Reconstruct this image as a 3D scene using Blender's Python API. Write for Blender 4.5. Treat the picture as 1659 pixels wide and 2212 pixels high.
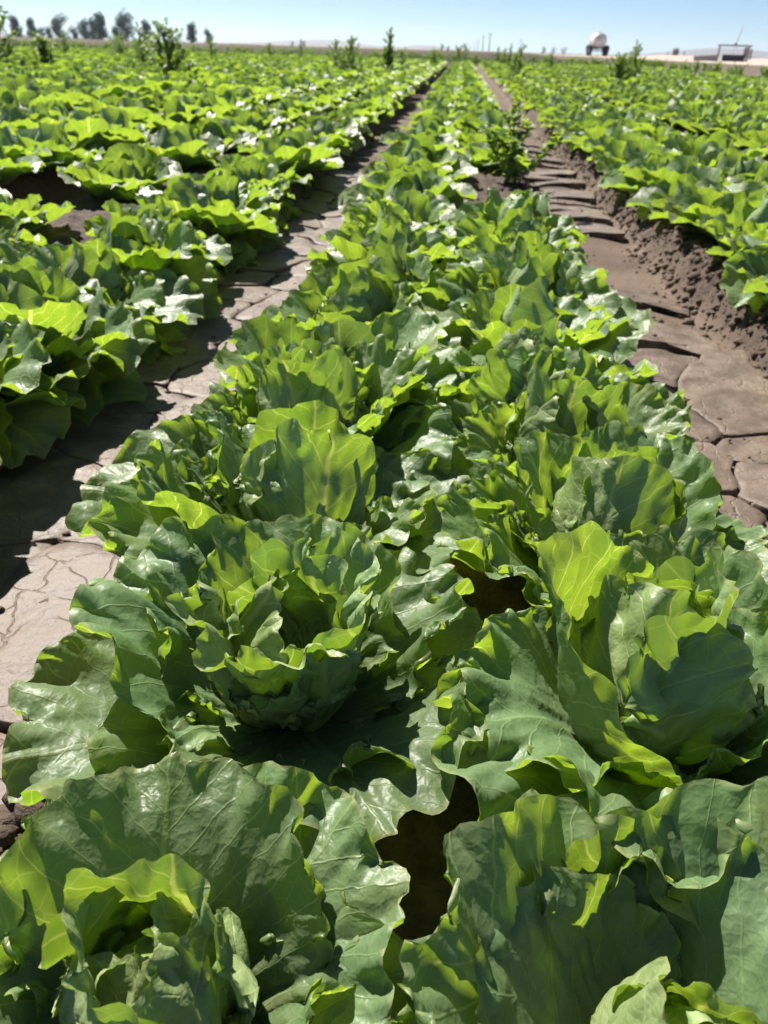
import bpy, bmesh, math, random
import numpy as np
from mathutils import Vector, Matrix

R = math.radians
scene = bpy.context.scene
col = scene.collection
for o in list(bpy.data.objects):
    bpy.data.objects.remove(o)

# ------------------------------------------------------------------ camera, sky, sun, exposure
CAM_H = 0.68
PITCH, YAW, ROLL = 31.1, 4.1, 1.8
cam_data = bpy.data.cameras.new('camera')
cam = bpy.data.objects.new('camera', cam_data)
col.objects.link(cam)
_p, _y, _r = R(PITCH), R(YAW), R(ROLL)
_f = Vector((-math.sin(_y) * math.cos(_p), math.cos(_y) * math.cos(_p), -math.sin(_p)))
_rt = Vector((math.cos(_y), math.sin(_y), 0))
_up = _rt.cross(_f)
_r2 = _rt * math.cos(_r) + _up * math.sin(_r)
_u2 = -_rt * math.sin(_r) + _up * math.cos(_r)
cam.matrix_world = Matrix(((_r2.x, _u2.x, -_f.x, 0), (_r2.y, _u2.y, -_f.y, 0), (_r2.z, _u2.z, -_f.z, CAM_H), (0, 0, 0, 1)))
cam_data.sensor_fit = 'VERTICAL'
cam_data.sensor_height = 24.0
cam_data.lens = 24.0 * 1662.0 / 2212.0
cam_data.clip_start = 0.02
cam_data.clip_end = 9000
cam_data.dof.use_dof = True
cam_data.dof.focus_distance = 0.62
cam_data.dof.aperture_fstop = 7.5
scene.camera = cam

SUN_ELEV, SUN_AZ = 48.0, -35.0         # azimuth measured from +Y towards +X
world = bpy.data.worlds.new('World')
scene.world = world
world.use_nodes = True
wn = world.node_tree.nodes
wn.clear()
sky = wn.new('ShaderNodeTexSky')
sky.sky_type = 'NISHITA'
sky.sun_disc = False
sky.sun_elevation = R(SUN_ELEV)
sky.sun_rotation = R(SUN_AZ)
sky.air_density = 0.6
sky.dust_density = 0.0
sky.ozone_density = 5.0
bg = wn.new('ShaderNodeBackground')
bg.inputs[1].default_value = 0.05
wo = wn.new('ShaderNodeOutputWorld')
world.node_tree.links.new(sky.outputs[0], bg.inputs[0])
world.node_tree.links.new(bg.outputs[0], wo.inputs[0])

sun_data = bpy.data.lights.new('sun', 'SUN')
sun_data.energy = 5.0
sun_data.angle = R(0.53)
sun_data.color = (1.0, 0.95, 0.87)
sun = bpy.data.objects.new('sun', sun_data)
col.objects.link(sun)
sun_dir = Vector((math.sin(R(SUN_AZ)) * math.cos(R(SUN_ELEV)), math.cos(R(SUN_AZ)) * math.cos(R(SUN_ELEV)), math.sin(R(SUN_ELEV))))
sun.rotation_euler = sun_dir.to_track_quat('Z', 'Y').to_euler()
sun.location = (-20, 30, 40)

vs = scene.view_settings
vs.view_transform = 'Standard'
vs.look = 'None'
vs.gamma = 1.0
vs.use_curve_mapping = False
vs.exposure = 1.1
scene.cycles.use_adaptive_sampling = True
scene.cycles.adaptive_threshold = 0.03
scene.cycles.max_bounces = 6
scene.cycles.transmission_bounces = 3
scene.cycles.diffuse_bounces = 3
scene.cycles.glossy_bounces = 2
scene.cycles.volume_bounces = 0
scene.cycles.sample_clamp_indirect = 6.0
scene.cycles.use_denoising = True

# ------------------------------------------------------------------ helpers
def props(o, label=None, cat=None, group=None, kind=None):
    if label: o['label'] = label
    if cat: o['category'] = cat
    if group: o['group'] = group
    if kind: o['kind'] = kind
    return o

def link(name, data, parent=None, loc=None):
    o = bpy.data.objects.new(name, data)
    col.objects.link(o)
    if parent is not None: o.parent = parent
    if loc is not None: o.location = loc
    return o

def mesh_from(name, verts, faces, mats=(), smooth=True, uvs=None, fmat=None, rim=None):
    """verts (n,3) array, faces (m,k) array or list"""
    me = bpy.data.meshes.new(name)
    verts = np.asarray(verts, np.float32)
    if isinstance(faces, np.ndarray):
        k = faces.shape[1]
        me.vertices.add(len(verts)); me.vertices.foreach_set('co', verts.ravel())
        me.loops.add(faces.size); me.loops.foreach_set('vertex_index', faces.astype(np.int32).ravel())
        me.polygons.add(len(faces))
        me.polygons.foreach_set('loop_start', np.arange(0, faces.size, k, dtype=np.int32))
        me.update(calc_edges=True)
    else:
        me.from_pydata([tuple(map(float, v)) for v in verts], [], faces)
    if uvs is not None:
        li = np.empty(len(me.loops), np.int32); me.loops.foreach_get('vertex_index', li)
        ul = me.uv_layers.new(name='UVMap')
        ul.data.foreach_set('uv', np.asarray(uvs, np.float32)[li].ravel())
    if rim is not None:
        at = me.attributes.new('rim', 'FLOAT', 'POINT'); at.data.foreach_set('value', np.asarray(rim, np.float32))
    for m in mats: me.materials.append(m)
    if fmat is not None: me.polygons.foreach_set('material_index', np.asarray(fmat, np.int32))
    if smooth: me.polygons.foreach_set('use_smooth', np.ones(len(me.polygons), bool))
    me.validate()
    return me

def vnoise(x, y, seed=0):
    """2-D value noise, -1..1"""
    xi = np.floor(x).astype(np.int64); yi = np.floor(y).astype(np.int64)
    fx = x - xi; fy = y - yi
    fx = fx * fx * (3 - 2 * fx); fy = fy * fy * (3 - 2 * fy)
    def h(a, b):
        n = (a * 374761393 + b * 668265263 + seed * 974711) & 0xffffffff
        n = ((n ^ (n >> 13)) * 1274126177) & 0xffffffff
        n = n ^ (n >> 16)
        return (n & 0xffff) / 32767.5 - 1
    return (h(xi, yi) * (1 - fx) + h(xi + 1, yi) * fx) * (1 - fy) + (h(xi, yi + 1) * (1 - fx) + h(xi + 1, yi + 1) * fx) * fy

def fbm(x, y, octv=4, seed=0, gain=.5):
    s = 0; a = 1; t = 0
    for k in range(octv):
        s = s + a * vnoise(x * 2 ** k + 17.3 * k, y * 2 ** k - 9.1 * k, seed + k); t += a; a *= gain
    return s / t

def sstep(a, b, x):
    t = np.clip((x - a) / (b - a), 0, 1)
    return t * t * (3 - 2 * t)

class NT:
    """tiny node-tree writer"""
    def __init__(s, name):
        s.m = bpy.data.materials.new(name); s.m.use_nodes = True
        s.t = s.m.node_tree; s.t.nodes.clear()
    def n(s, typ, ins=None, **kw):
        nd = s.t.nodes.new('ShaderNode' + typ)
        for k, v in kw.items(): setattr(nd, k, v)
        for k, v in (ins or {}).items():
            sock = nd.inputs[k]
            if hasattr(v, 'is_output'): s.t.links.new(v, sock)
            else: sock.default_value = v
        return nd
    def math(s, op, a, b=0.0, c=0.0, clamp=False):
        return s.n('Math', {0: a, 1: b, 2: c}, operation=op, use_clamp=clamp).outputs[0]
    def mix(s, f, a, b, blend='MIX'):
        nd = s.n('Mix', {0: f, 6: a, 7: b}, data_type='RGBA', blend_type=blend)
        return nd.outputs[2]
    def ramp(s, v, a, b, lo=0.0, hi=1.0):
        return s.n('MapRange', {0: v, 1: a, 2: b, 3: lo, 4: hi}, interpolation_type='SMOOTHSTEP').outputs[0]
    def out(s, shader, disp=None):
        o = s.n('OutputMaterial'); s.t.links.new(shader, o.inputs[0])
        return s.m

def C(r, g, b): return (r, g, b, 1.0)

def leaf_material(name, blade_a, blade_b, vein, thru, thru_vein, tmix=.45, rough=.4, hero=True, spec=.5):
    N = NT(name)
    uv = N.n('UVMap').outputs[0]
    info = N.n('ObjectInfo').outputs['Random']
    # every plant and leaf gets its own vein layout: shift the noise by the object's random number
    off = N.n('CombineXYZ', {0: N.math('MULTIPLY', info, 37.0), 1: N.math('MULTIPLY', info, 53.0), 2: 0.0}).outputs[0]
    uvo = N.n('VectorMath', {0: uv, 1: off}, operation='ADD').outputs[0]
    n1 = N.n('TexNoise', {'Vector': uvo, 'Scale': 5.0, 'Detail': 3.0})
    dist = N.n('VectorMath', {0: n1.outputs['Color'], 1: (.5, .5, .5)}, operation='SUBTRACT').outputs[0]
    dsc = N.n('VectorMath', {0: dist, 'Scale': .07}, operation='SCALE').outputs[0]
    p = N.n('VectorMath', {0: uv, 1: dsc}, operation='ADD').outputs[0]
    po = N.n('VectorMath', {0: uvo, 1: dsc}, operation='ADD').outputs[0]
    xyz = N.n('SeparateXYZ', {0: p})
    u, v = xyz.outputs[0], xyz.outputs[1]
    a = N.math('ABSOLUTE', u)
    w = N.math('MAXIMUM', N.math('MULTIPLY_ADD', v, -.046, .064), .008)
    mid = N.math('SUBTRACT', 1.0, N.ramp(N.math('DIVIDE', a, w), .35, 1.3))
    sgn = N.math('SIGN', u)
    f = N.math('ADD', N.math('MULTIPLY', N.math('SUBTRACT', v, N.math('MULTIPLY', N.math('POWER', a, .9), .95)), 5.2), N.math('MULTIPLY', sgn, .24))
    tri = N.math('MULTIPLY', N.math('ABSOLUTE', N.math('SUBTRACT', N.math('FRACT', f), .5)), 2.0)
    sec = N.ramp(tri, N.math('MULTIPLY_ADD', a, .10, .865), 1.0)
    vo1 = N.n('TexVoronoi', {'Vector': po, 'Scale': 9.0}, voronoi_dimensions='2D', feature='DISTANCE_TO_EDGE').outputs['Distance']
    ter = N.ramp(vo1, .0, .055, 1.0, 0.0)
    vein_f = N.math('MAXIMUM', mid, N.math('MAXIMUM', N.math('MULTIPLY', sec, .85), N.math('MULTIPLY', ter, .32)))
    puff = N.ramp(vo1, .0, .30)
    if hero:
        vo2 = N.n('TexVoronoi', {'Vector': po, 'Scale': 27.0}, voronoi_dimensions='2D', feature='DISTANCE_TO_EDGE').outputs['Distance']
        qua = N.ramp(vo2, .0, .07, 1.0, 0.0)
        vein_f = N.math('MAXIMUM', vein_f, N.math('MULTIPLY', qua, .16))
        puff2 = N.ramp(vo2, .0, .32)
    tone = N.n('TexNoise', {'Vector': uvo, 'Scale': 2.3, 'Detail': 4.0}).outputs[0]
    blade = N.mix(N.ramp(tone, .33, .67), C(*blade_a), C(*blade_b))
    # the foot of a lettuce leaf is pale
    foot = N.ramp(v, .08, .5, .75, 0.0)
    blade = N.mix(foot, blade, C(.36, .42, .16))
    colr = N.mix(N.math('MULTIPLY', vein_f, .55), blade, C(*vein))
    back = N.n('NewGeometry').outputs['Backfacing']
    colr = N.mix(N.math('MULTIPLY', back, .35), colr, C(.24, .34, .16))
    rim = N.n('Attribute', attribute_name='rim').outputs['Fac']
    # dust specks, patchy yellowing of older tissue
    sp = N.n('TexVoronoi', {'Vector': uvo, 'Scale': 34.0}, voronoi_dimensions='2D')
    spk = N.math('MULTIPLY', N.ramp(sp.outputs['Distance'], .03, .075, 1.0, 0.0), N.ramp(N.n('SeparateColor', {0: sp.outputs['Color']}).outputs[0], .78, .82))
    colr = N.mix(N.math('MULTIPLY', spk, .6), colr, C(.34, .33, .26))
    dust = N.ramp(N.n('TexNoise', {'Vector': uvo, 'Scale': 3.1, 'Detail': 5.0, 'Roughness': .65}).outputs[0], .5, .72)
    colr = N.mix(N.math('MULTIPLY', dust, .10), colr, C(.26, .27, .20))
    yel = N.math('MULTIPLY', N.ramp(N.n('TexNoise', {'Vector': uvo, 'Scale': 1.3, 'Detail': 3.0}).outputs[0], .58, .74), N.ramp(rim, .5, 1.0))
    colr = N.mix(N.math('MULTIPLY', yel, .5), colr, C(.26, .27, .07))
    rimf = N.ramp(rim, .972, .995)
    colr = N.mix(N.math('MULTIPLY', rimf, .7), colr, C(.34, .36, .16))
    # scattered browning at the very edge
    brn = N.math('MULTIPLY', N.ramp(rim, .975, 1.0), N.ramp(N.n('TexNoise', {'Vector': uvo, 'Scale': 4.0, 'Detail': 2.0}).outputs[0], .62, .70))
    colr = N.mix(brn, colr, C(.12, .07, .03))
    hs = N.n('HueSaturation', {'Hue': N.math('MULTIPLY_ADD', info, .022, .489), 'Saturation': 1.0, 'Value': N.math('MULTIPLY_ADD', info, .3, .85), 'Color': colr}).outputs[0]
    tcol = N.mix(N.ramp(tone, .3, .7), C(*thru), C(thru[0] * .72, thru[1] * .85, thru[2] * .8))
    tcol = N.mix(N.math('MULTIPLY', vein_f, .8), tcol, C(*thru_vein))
    hgt = N.math('ADD', N.math('MULTIPLY', puff, .55), N.math('MULTIPLY', N.n('TexNoise', {'Vector': uvo, 'Scale': 7.0, 'Detail': 3.0}).outputs[0], .4))
    if hero:
        hgt = N.math('ADD', hgt, N.math('MULTIPLY', puff2, .16))
        grain = N.n('TexNoise', {'Vector': uvo, 'Scale': 110.0, 'Detail': 2.0}).outputs[0]
        hgt = N.math('MULTIPLY_ADD', grain, .07, hgt)
        hgt = N.math('SUBTRACT', hgt, N.math('MULTIPLY', N.math('MAXIMUM', mid, sec), .55))
    bmp = N.n('Bump', {'Strength': .30, 'Distance': .0030, 'Height': hgt}).outputs[0]
    rg = N.math('MULTIPLY_ADD', tone, .16, rough - .08)
    pr = N.n('BsdfPrincipled', {'Base Color': hs, 'Roughness': rg, 'Specular IOR Level': spec, 'Normal': bmp}).outputs[0]
    tr = N.n('BsdfTranslucent', {'Color': tcol}).outputs[0]
    return N.out(N.n('MixShader', {0: tmix, 1: pr, 2: tr}).outputs[0])

# ------------------------------------------------------------------ lettuce leaves: sheets whose margin has grown too long and buckles into ruffles
def prof(ts, angs, t):
    """piecewise-linear tangent angle (deg) -> integrated profile"""
    return np.interp(t, ts, angs)

def relax(P, rest, pin, iters, sh_k, bend_k, P0, hold):
    """Gauss-Seidel spring relaxation over a batch of grids P (L,M,N,3)"""
    def con(A, B, r, k):
        d = B - A
        l = np.sqrt((d * d).sum(-1)) + 1e-9
        c = ((l - r) / l * (.5 * k))[..., None] * d
        A += c; B -= c
    for it in range(iters):
        ra, rr, rd1, rd2, ba, br = rest
        for s in (0, 1):
            con(P[:, :, s:-1:2], P[:, :, s + 1::2], ra[:, :, s::2], 1.0)
        for s in (0, 1):
            con(P[:, s:-1:2], P[:, s + 1::2], rr[:, s::2], 1.0)
        for s in (0, 1):
            con(P[:, s:-1:2, :-1], P[:, s + 1::2, 1:], rd1[:, s::2], sh_k)
            con(P[:, s:-1:2, 1:], P[:, s + 1::2, :-1], rd2[:, s::2], sh_k)
        for s in (0, 1, 2, 3):
            if s % 4 < 2 or True:
                A = P[:, :, s:-2:4]; B = P[:, :, s + 2::4]
                con(A, B, ba[:, :, s::4], bend_k)
        for s in (0, 1, 2, 3):
            con(P[:, s:-2:4], P[:, s + 2::4], br[:, s::4], bend_k)
        P += hold * (P0 - P)
        P[:, :2] = pin

def rests(P, ga, gr, nb=1.0):
    d = lambda A, B: np.sqrt(((A - B) ** 2).sum(-1))
    ga1 = .5 * (ga[:, :, 1:] + ga[:, :, :-1])
    gr1 = .5 * (gr[:, 1:] + gr[:, :-1])
    ra = d(P[:, :, 1:], P[:, :, :-1]) * ga1
    rr = d(P[:, 1:], P[:, :-1]) * gr1
    gd = .5 * (.5 * (ga1[:, 1:] + ga1[:, :-1]) + .5 * (gr1[:, :, 1:] + gr1[:, :, :-1]))
    rd1 = d(P[:, :-1, :-1], P[:, 1:, 1:]) * gd
    rd2 = d(P[:, :-1, 1:], P[:, 1:, :-1]) * gd
    ba = (ra[:, :, 1:] + ra[:, :, :-1]) * nb
    br = (rr[:, 1:] + rr[:, :-1]) * nb
    return ra, rr, rd1, rd2, ba, br

def upsample(P, M2, N2):
    """bilinear resample of (L,M,N,k) in both directions + light smoothing"""
    L, M, N, k = P.shape
    def rs(A, axis, n):
        m = A.shape[axis]
        x = np.linspace(0, m - 1, n); i = np.clip(np.floor(x).astype(int), 0, m - 2); f = x - i
        sh = [1] * A.ndim; sh[axis] = n; f = f.reshape(sh)
        im = np.clip(i - 1, 0, m - 1); ip = np.clip(i + 2, 0, m - 1)
        p0, p1, p2, p3 = (np.take(A, q, axis) for q in (im, i, i + 1, ip))
        return p1 + .5 * f * (p2 - p0 + f * (2 * p0 - 5 * p1 + 4 * p2 - p3 + f * (3 * (p1 - p2) + p3 - p0)))
    return rs(rs(P, 1, M2), 2, N2)

def grow_leaves(specs, M=45, N=145, seed=1):
    """specs: dicts with L, fan, ts, angs, rho0, rho1, ruff, r0, z0, lobes, pw. Returns P (n,M,N,3) and flat coords (n,M,N,2)"""
    rng = np.random.default_rng(seed)
    def base(M, N):
        out = []; flat = []
        for k, s in enumerate(specs):
            t = np.linspace(.07, 1, M)[:, None]
            sv = np.linspace(-1, 1, N)[None, :]
            th = sv * R(s['fan'])
            g = np.linspace(0, 1, 513)
            o1 = fbm(g * 6.0 + 31.7 * k, g * 0 + .5, 3, 5 + k)
            teeth = vnoise(g * s.get('tf', 38) + 7.7 * k, g * 0 + 9.2, 77 + k)
            gi = (sv + 1) / 2
            out1 = np.interp(gi, g, o1); te = np.interp(gi, g, teeth)
            Rr = s['L'] * np.cos(th) ** s.get('pw', .55) * (1 + s.get('lobes', .12) * out1 + s.get('teeth', .035) * te * (np.abs(t) ** 7))
            r = t * Rr
            x = r * np.sin(th); y = r * np.cos(th)
            flat.append(np.stack([x, y], -1))
            # bend along the midrib
            q = np.linspace(0, s['L'] * 1.25, 400)
            an = np.radians(np.interp(q / s['L'], s['ts'], s['angs']))
            dq = q[1] - q[0]
            cx = s['r0'] + np.concatenate([[0], np.cumsum(np.cos(an[:-1]) * dq)])
            cz = s['z0'] + np.concatenate([[0], np.cumsum(np.sin(an[:-1]) * dq)])
            px = np.interp(y, q, cx); pz = np.interp(y, q, cz); pa = np.interp(y, q, an)
            rho = s['rho0'] + (s['rho1'] - s['rho0']) * np.clip(y / s['L'], 0, 1)
            al = x / rho
            lat = rho * np.sin(al); dep = rho * (1 - np.cos(al))
            nx, nz = -np.sin(pa), np.cos(pa)          # inward / upward normal of the profile
            out.append(np.stack([px + nx * dep, lat, pz + nz * dep], -1))
        return np.array(out), np.array(flat)
    Mc, Nc = (M + 1) // 2, (N - 1) // 3 + 1
    P0, _ = base(Mc, Nc)
    n = len(specs)
    tt = np.linspace(.07, 1, Mc)[None, :, None]
    ruff = np.array([s['ruff'] for s in specs])[:, None, None]
    st = np.array([s.get('start', .35) for s in specs])[:, None, None]
    ga = 1 + .20 * ruff * sstep(st, 1.0, tt + 0 * st) ** 1.6 * np.ones((n, Mc, Nc))
    gr = 1 + .12 * ruff * sstep(.4, 1.0, tt) * np.ones((n, Mc, Nc))
    P = P0.copy()
    P += rng.normal(0, .0022, P.shape) * sstep(.15, .5, tt)[..., None]
    hold = np.array([s.get('hold', .012) for s in specs])[:, None, None, None] * (1.15 - tt[..., None])
    relax(P, rests(P0, ga, gr), P0[:, :2].copy(), 160, .35, .45, P0, hold)
    # finer grid, a little more growth right at the margin
    P0f, flat = base(M, N)
    P = upsample(P, M, N)
    tf = np.linspace(.07, 1, M)[None, :, None]
    gaf = 1 + ruff * (.20 * sstep(st, 1.0, tf + 0 * st) ** 1.6 + .30 * sstep(.70, 1.0, tf) ** 1.5 + 1.2 * sstep(.80, 1.0, tf) ** 1.4) * np.ones((n, M, N))
    grf = 1 + .12 * ruff * sstep(.4, 1.0, tf) * np.ones((n, M, N))
    P += rng.normal(0, .0012, P.shape) * sstep(.3, .8, tf)[..., None]
    sg = np.linspace(0, 1, N)[None, None, :]
    kk = np.arange(n)[:, None, None]
    gaf = 1 + (gaf - 1) * (1 + .6 * vnoise(sg * 9 + 3.3 * kk, 0 * sg + kk * 1.7, 3))
    relax(P, rests(P0f, gaf, grf), P[:, :2].copy(), 80, .35, .03, P, 0.0)
    # smooth the last kinks away
    Q = P.copy()
    for _ in range(2):
        P = Q.copy()
        Q[:, 1:-1, 1:-1] = .5 * P[:, 1:-1, 1:-1] + .125 * (P[:, 2:, 1:-1] + P[:, :-2, 1:-1] + P[:, 1:-1, 2:] + P[:, 1:-1, :-2])
        Q[:, -1, 1:-1] = .5 * P[:, -1, 1:-1] + .25 * (P[:, -1, 2:] + P[:, -1, :-2])
        Q[:, 2:-1, 0] = .5 * P[:, 2:-1, 0] + .25 * (P[:, 3:, 0] + P[:, 1:-2, 0]); Q[:, 2:-1, -1] = .5 * P[:, 2:-1, -1] + .25 * (P[:, 3:, -1] + P[:, 1:-2, -1])
    # pleats along the veins and blisters between them
    du = np.gradient(Q, axis=1); dv = np.gradient(Q, axis=2)
    nr = np.cross(du, dv); nr /= np.linalg.norm(nr, axis=-1, keepdims=True) + 1e-9
    fx, fy = flat[..., 0], flat[..., 1]
    k3 = np.arange(n)[:, None, None] * 5.7
    th = np.arctan2(fx, fy + .02)
    pleat = (.0058 * vnoise(th * 8 + k3, fy * 7 + k3, 12) + .0030 * vnoise(th * 18 + k3, fy * 14, 14)) * (.35 + .75 * tf)
    pleat = pleat * np.array([s.get('pleat', 1.0) for s in specs])[:, None, None]
    blis = .0026 * fbm(fx * 48 + k3, fy * 48, 2, 31)
    env = sstep(.1, .35, tf) * (1 - .2 * sstep(.85, 1, tf))
    ribs = .0035 * np.exp(-(fx / .0055) ** 2) * np.clip(1.1 - fy / .2, 0, 1)
    Q = Q - nr * ribs[..., None] + nr * ((pleat + blis) * env)[..., None]
    return Q, flat

def rim_of(sh):
    return np.repeat(np.linspace(.07, 1, sh[0]), sh[1])

def grid_faces(M, N):
    i = np.arange(M - 1)[:, None] * N + np.arange(N - 1)[None, :]
    return np.stack([i, i + 1, i + N + 1, i + N], -1).reshape(-1, 4)

def sub_grid(P, F, sm, sn):
    mi = np.unique(np.r_[np.arange(0, P.shape[0], sm), P.shape[0] - 1])
    ni = np.unique(np.r_[np.arange(0, P.shape[1], sn), P.shape[1] - 1])
    return P[np.ix_(mi, ni)], F[np.ix_(mi, ni)]

# ------------------------------------------------------------------ leaf variants
LEAF = leaf_material('lettuce_leaf', (.080, .146, .048), (.142, .212, .090), (.28, .36, .16), (.39, .55, .028), (.92, 1.0, .22), tmix=.43, rough=.46, spec=.60)
HEAD = leaf_material('lettuce_heart_leaf', (.170, .255, .085), (.280, .365, .150), (.42, .48, .24), (.40, .58, .03), (.85, .95, .18), tmix=.26, rough=.46, spec=.55)
rs = random.Random(11)
specs = []
kinds = []
def add_spec(kind, **k): kinds.append(kind); specs.append(k)
for i in range(6):      # heart: leaves wrapped round the ball, the margin folding back
    Rb = .080 + .006 * (i % 3)
    Ls = .235 + .02 * (i % 2)
    add_spec('heart', L=Ls, fan=80, pw=.42, ts=[0, .12, .45, .75, .92, 1.2], angs=[12, 30, 86, 128, [118, 90, 140][i % 3], [60, 10, 100][i % 3]], rho0=Rb, rho1=Rb * 1.05, ruff=.45 + .12 * (i % 3), r0=.012, z0=.03, lobes=.05, start=.6, hold=.03, pleat=1.7)
for i in range(8):      # inner whorl: cupped upright, tips flaring
    add_spec('mid', L=.235 + rs.uniform(-.02, .03), fan=82, pw=.46, ts=[0, .15, .5, .8, 1.2], angs=[4, 20 + rs.uniform(-6, 6), 50 + rs.uniform(-12, 8), 42 + rs.uniform(-25, 25), -5 + rs.uniform(-50, 45)], rho0=.10, rho1=.15 + rs.uniform(-.02, .06), ruff=.62 + rs.uniform(-.15, .3), r0=.015, z0=.012, lobes=.055, teeth=.018, tf=42, start=.5, hold=.012)
for i in range(10):     # outer whorl: spreading, rim drooping or turned up
    dr = [-70, -40, -15, 30][i % 4]
    add_spec('outer', L=.265 + rs.uniform(-.02, .035), fan=83, pw=.48, ts=[0, .2, .5, .78, 1.2], angs=[2, 10 + rs.uniform(-4, 8), 24 + rs.uniform(-10, 12), 4 + rs.uniform(-16, 18), dr + rs.uniform(-15, 15)], rho0=.14, rho1=.26 + rs.uniform(-.05, .15), ruff=.65 + rs.uniform(-.15, .35), r0=.018, z0=.006, lobes=.055, teeth=.018, tf=44, start=.5, hold=.010)
for i in range(3):      # deeply pleated crown leaves, erect and flaring
    add_spec('crown', L=.215 + .012 * i, fan=78, pw=.40, ts=[0, .15, .5, .8, .95, 1.2], angs=[25, 58, 84, 88 + 8 * (i - 1), 50, -20], rho0=.060, rho1=.115 + .01 * i, ruff=.55, r0=.012, z0=.02, lobes=.07, start=.55, hold=.03, pleat=2.9)
for i in range(2):      # big smooth wrapper leaves standing over the heart
    add_spec('hood', L=.285 + .01 * i, fan=80, pw=.42, ts=[0, .15, .5, .8, 1.2], angs=[12, 48, 82, 92, [55, 120][i]], rho0=.105, rho1=.15, ruff=.34, r0=.014, z0=.012, lobes=.13, teeth=.03, tf=26, start=.6, hold=.02)
for i in range(2):      # broad smooth outer leaves rolling over in front
    add_spec('apron', L=.285, fan=82, pw=.42, ts=[0, .2, .45, .7, 1.2], angs=[6, 26, 34, -8, -85 + 25 * i], rho0=.16, rho1=.42, ruff=.36, r0=.018, z0=.008, lobes=.09, teeth=.02, tf=30, start=.6, hold=.02)
GP, GF = grow_leaves(specs)
GM, GN = GP.shape[1:3]
FULL, HALF = {}, {}
for k, kd in enumerate(kinds):
    m = HEAD if kd in ('heart', 'crown') else LEAF
    FULL.setdefault(kd, []).append(mesh_from('leaf_' + kd, GP[k].reshape(-1, 3), grid_faces(GM, GN), [m], uvs=GF[k].reshape(-1, 2) * 5, rim=rim_of((GM, GN))))
    a, b = sub_grid(GP[k], GF[k], 2, 3)
    HALF.setdefault(kd, []).append(mesh_from('leaf_' + kd, a.reshape(-1, 3), grid_faces(*a.shape[:2]), [m], uvs=b.reshape(-1, 2) * 5, rim=rim_of(a.shape)))

def leaf_plan(rg, n_outer=6, n_mid=4, n_heart=4, open_=1.0):
    """list of (kind, variant, azimuth, tilt, scale, mirror, twist)"""
    L = []
    a = rg.uniform(0, 360)
    for kd, n in (('outer', n_outer), ('mid', n_mid), ('heart', n_heart)):
        for i in range(n):
            a += 137.5 + rg.uniform(-14, 14) if kd == 'heart' else 360 / n + rg.uniform(-14, 14)
            tl = {'outer': rg.uniform(-4, 14), 'mid': rg.uniform(-10, 10), 'heart': rg.uniform(-4, 6)}[kd]
            L.append((kd, rg.randrange(99), a, tl * open_, rg.uniform(.88, 1.12) * (.9 if kd == 'heart' else 1.0), rg.random() < .5, rg.uniform(-8, 8)))
        a += 180 / n
    L.append(('heart', rg.choice([2, 5]), rg.uniform(0, 360), 4, .76, False, 0))
    return L

def leaf_matrix(az, tilt, sc, mir, tw):
    # tilt > 0 lifts the leaf towards the plant's axis
    return Matrix.Rotation(R(az), 4, 'Z') @ Matrix.Rotation(-R(tilt), 4, 'Y') @ Matrix.Rotation(R(tw), 4, 'X') @ Matrix.Diagonal((sc, -sc if mir else sc, sc, 1))

def lettuce(loc, rg, plan, label, group=None, scale=1.0, lib=FULL, lean=(0, 0), rot=0):
    root = bpy.data.objects.new('lettuce_plant', None)
    col.objects.link(root)
    root.empty_display_size = .05
    root.location = loc
    root.rotation_euler = (R(lean[0]), R(lean[1]), R(rot))
    root.scale = (scale,) * 3
    props(root, label, 'lettuce', group)
    for kd, var, az, tl, sc, mir, tw in plan:
        ms = lib[kd]
        lf = link({'heart': 'heart_leaf', 'crown': 'heart_leaf', 'mid': 'inner_leaf', 'hood': 'inner_leaf', 'outer': 'outer_leaf', 'apron': 'outer_leaf'}[kd], ms[var % len(ms)], root)
        lf.matrix_local = leaf_matrix(az, tl, sc, mir, tw)
    return root

def joined_plant(name, rg, sm, sn, plan):
    vs_, fs, us, mi, rm = [], [], [], [], []; o = 0
    for kd, var, az, tl, sc, mir, tw in plan:
        idx = [k for k, q in enumerate(kinds) if q == kd]
        k = idx[var % len(idx)]
        a, b = sub_grid(GP[k], GF[k], sm, sn)
        M4 = np.array(leaf_matrix(az, tl, sc, mir, tw))
        v = a.reshape(-1, 3) @ M4[:3, :3].T + M4[:3, 3]
        f = grid_faces(*a.shape[:2])
        vs_.append(v); fs.append(f + o); us.append(b.reshape(-1, 2) * 5 + np.array([0, 0])); mi += [1 if kd == 'heart' else 0] * len(f); o += len(v); rm.append(rim_of(a.shape))
    return mesh_from(name, np.concatenate(vs_), np.concatenate(fs), [LEAF, HEAD], uvs=np.concatenate(us), fmat=mi, rim=np.concatenate(rm))

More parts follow.
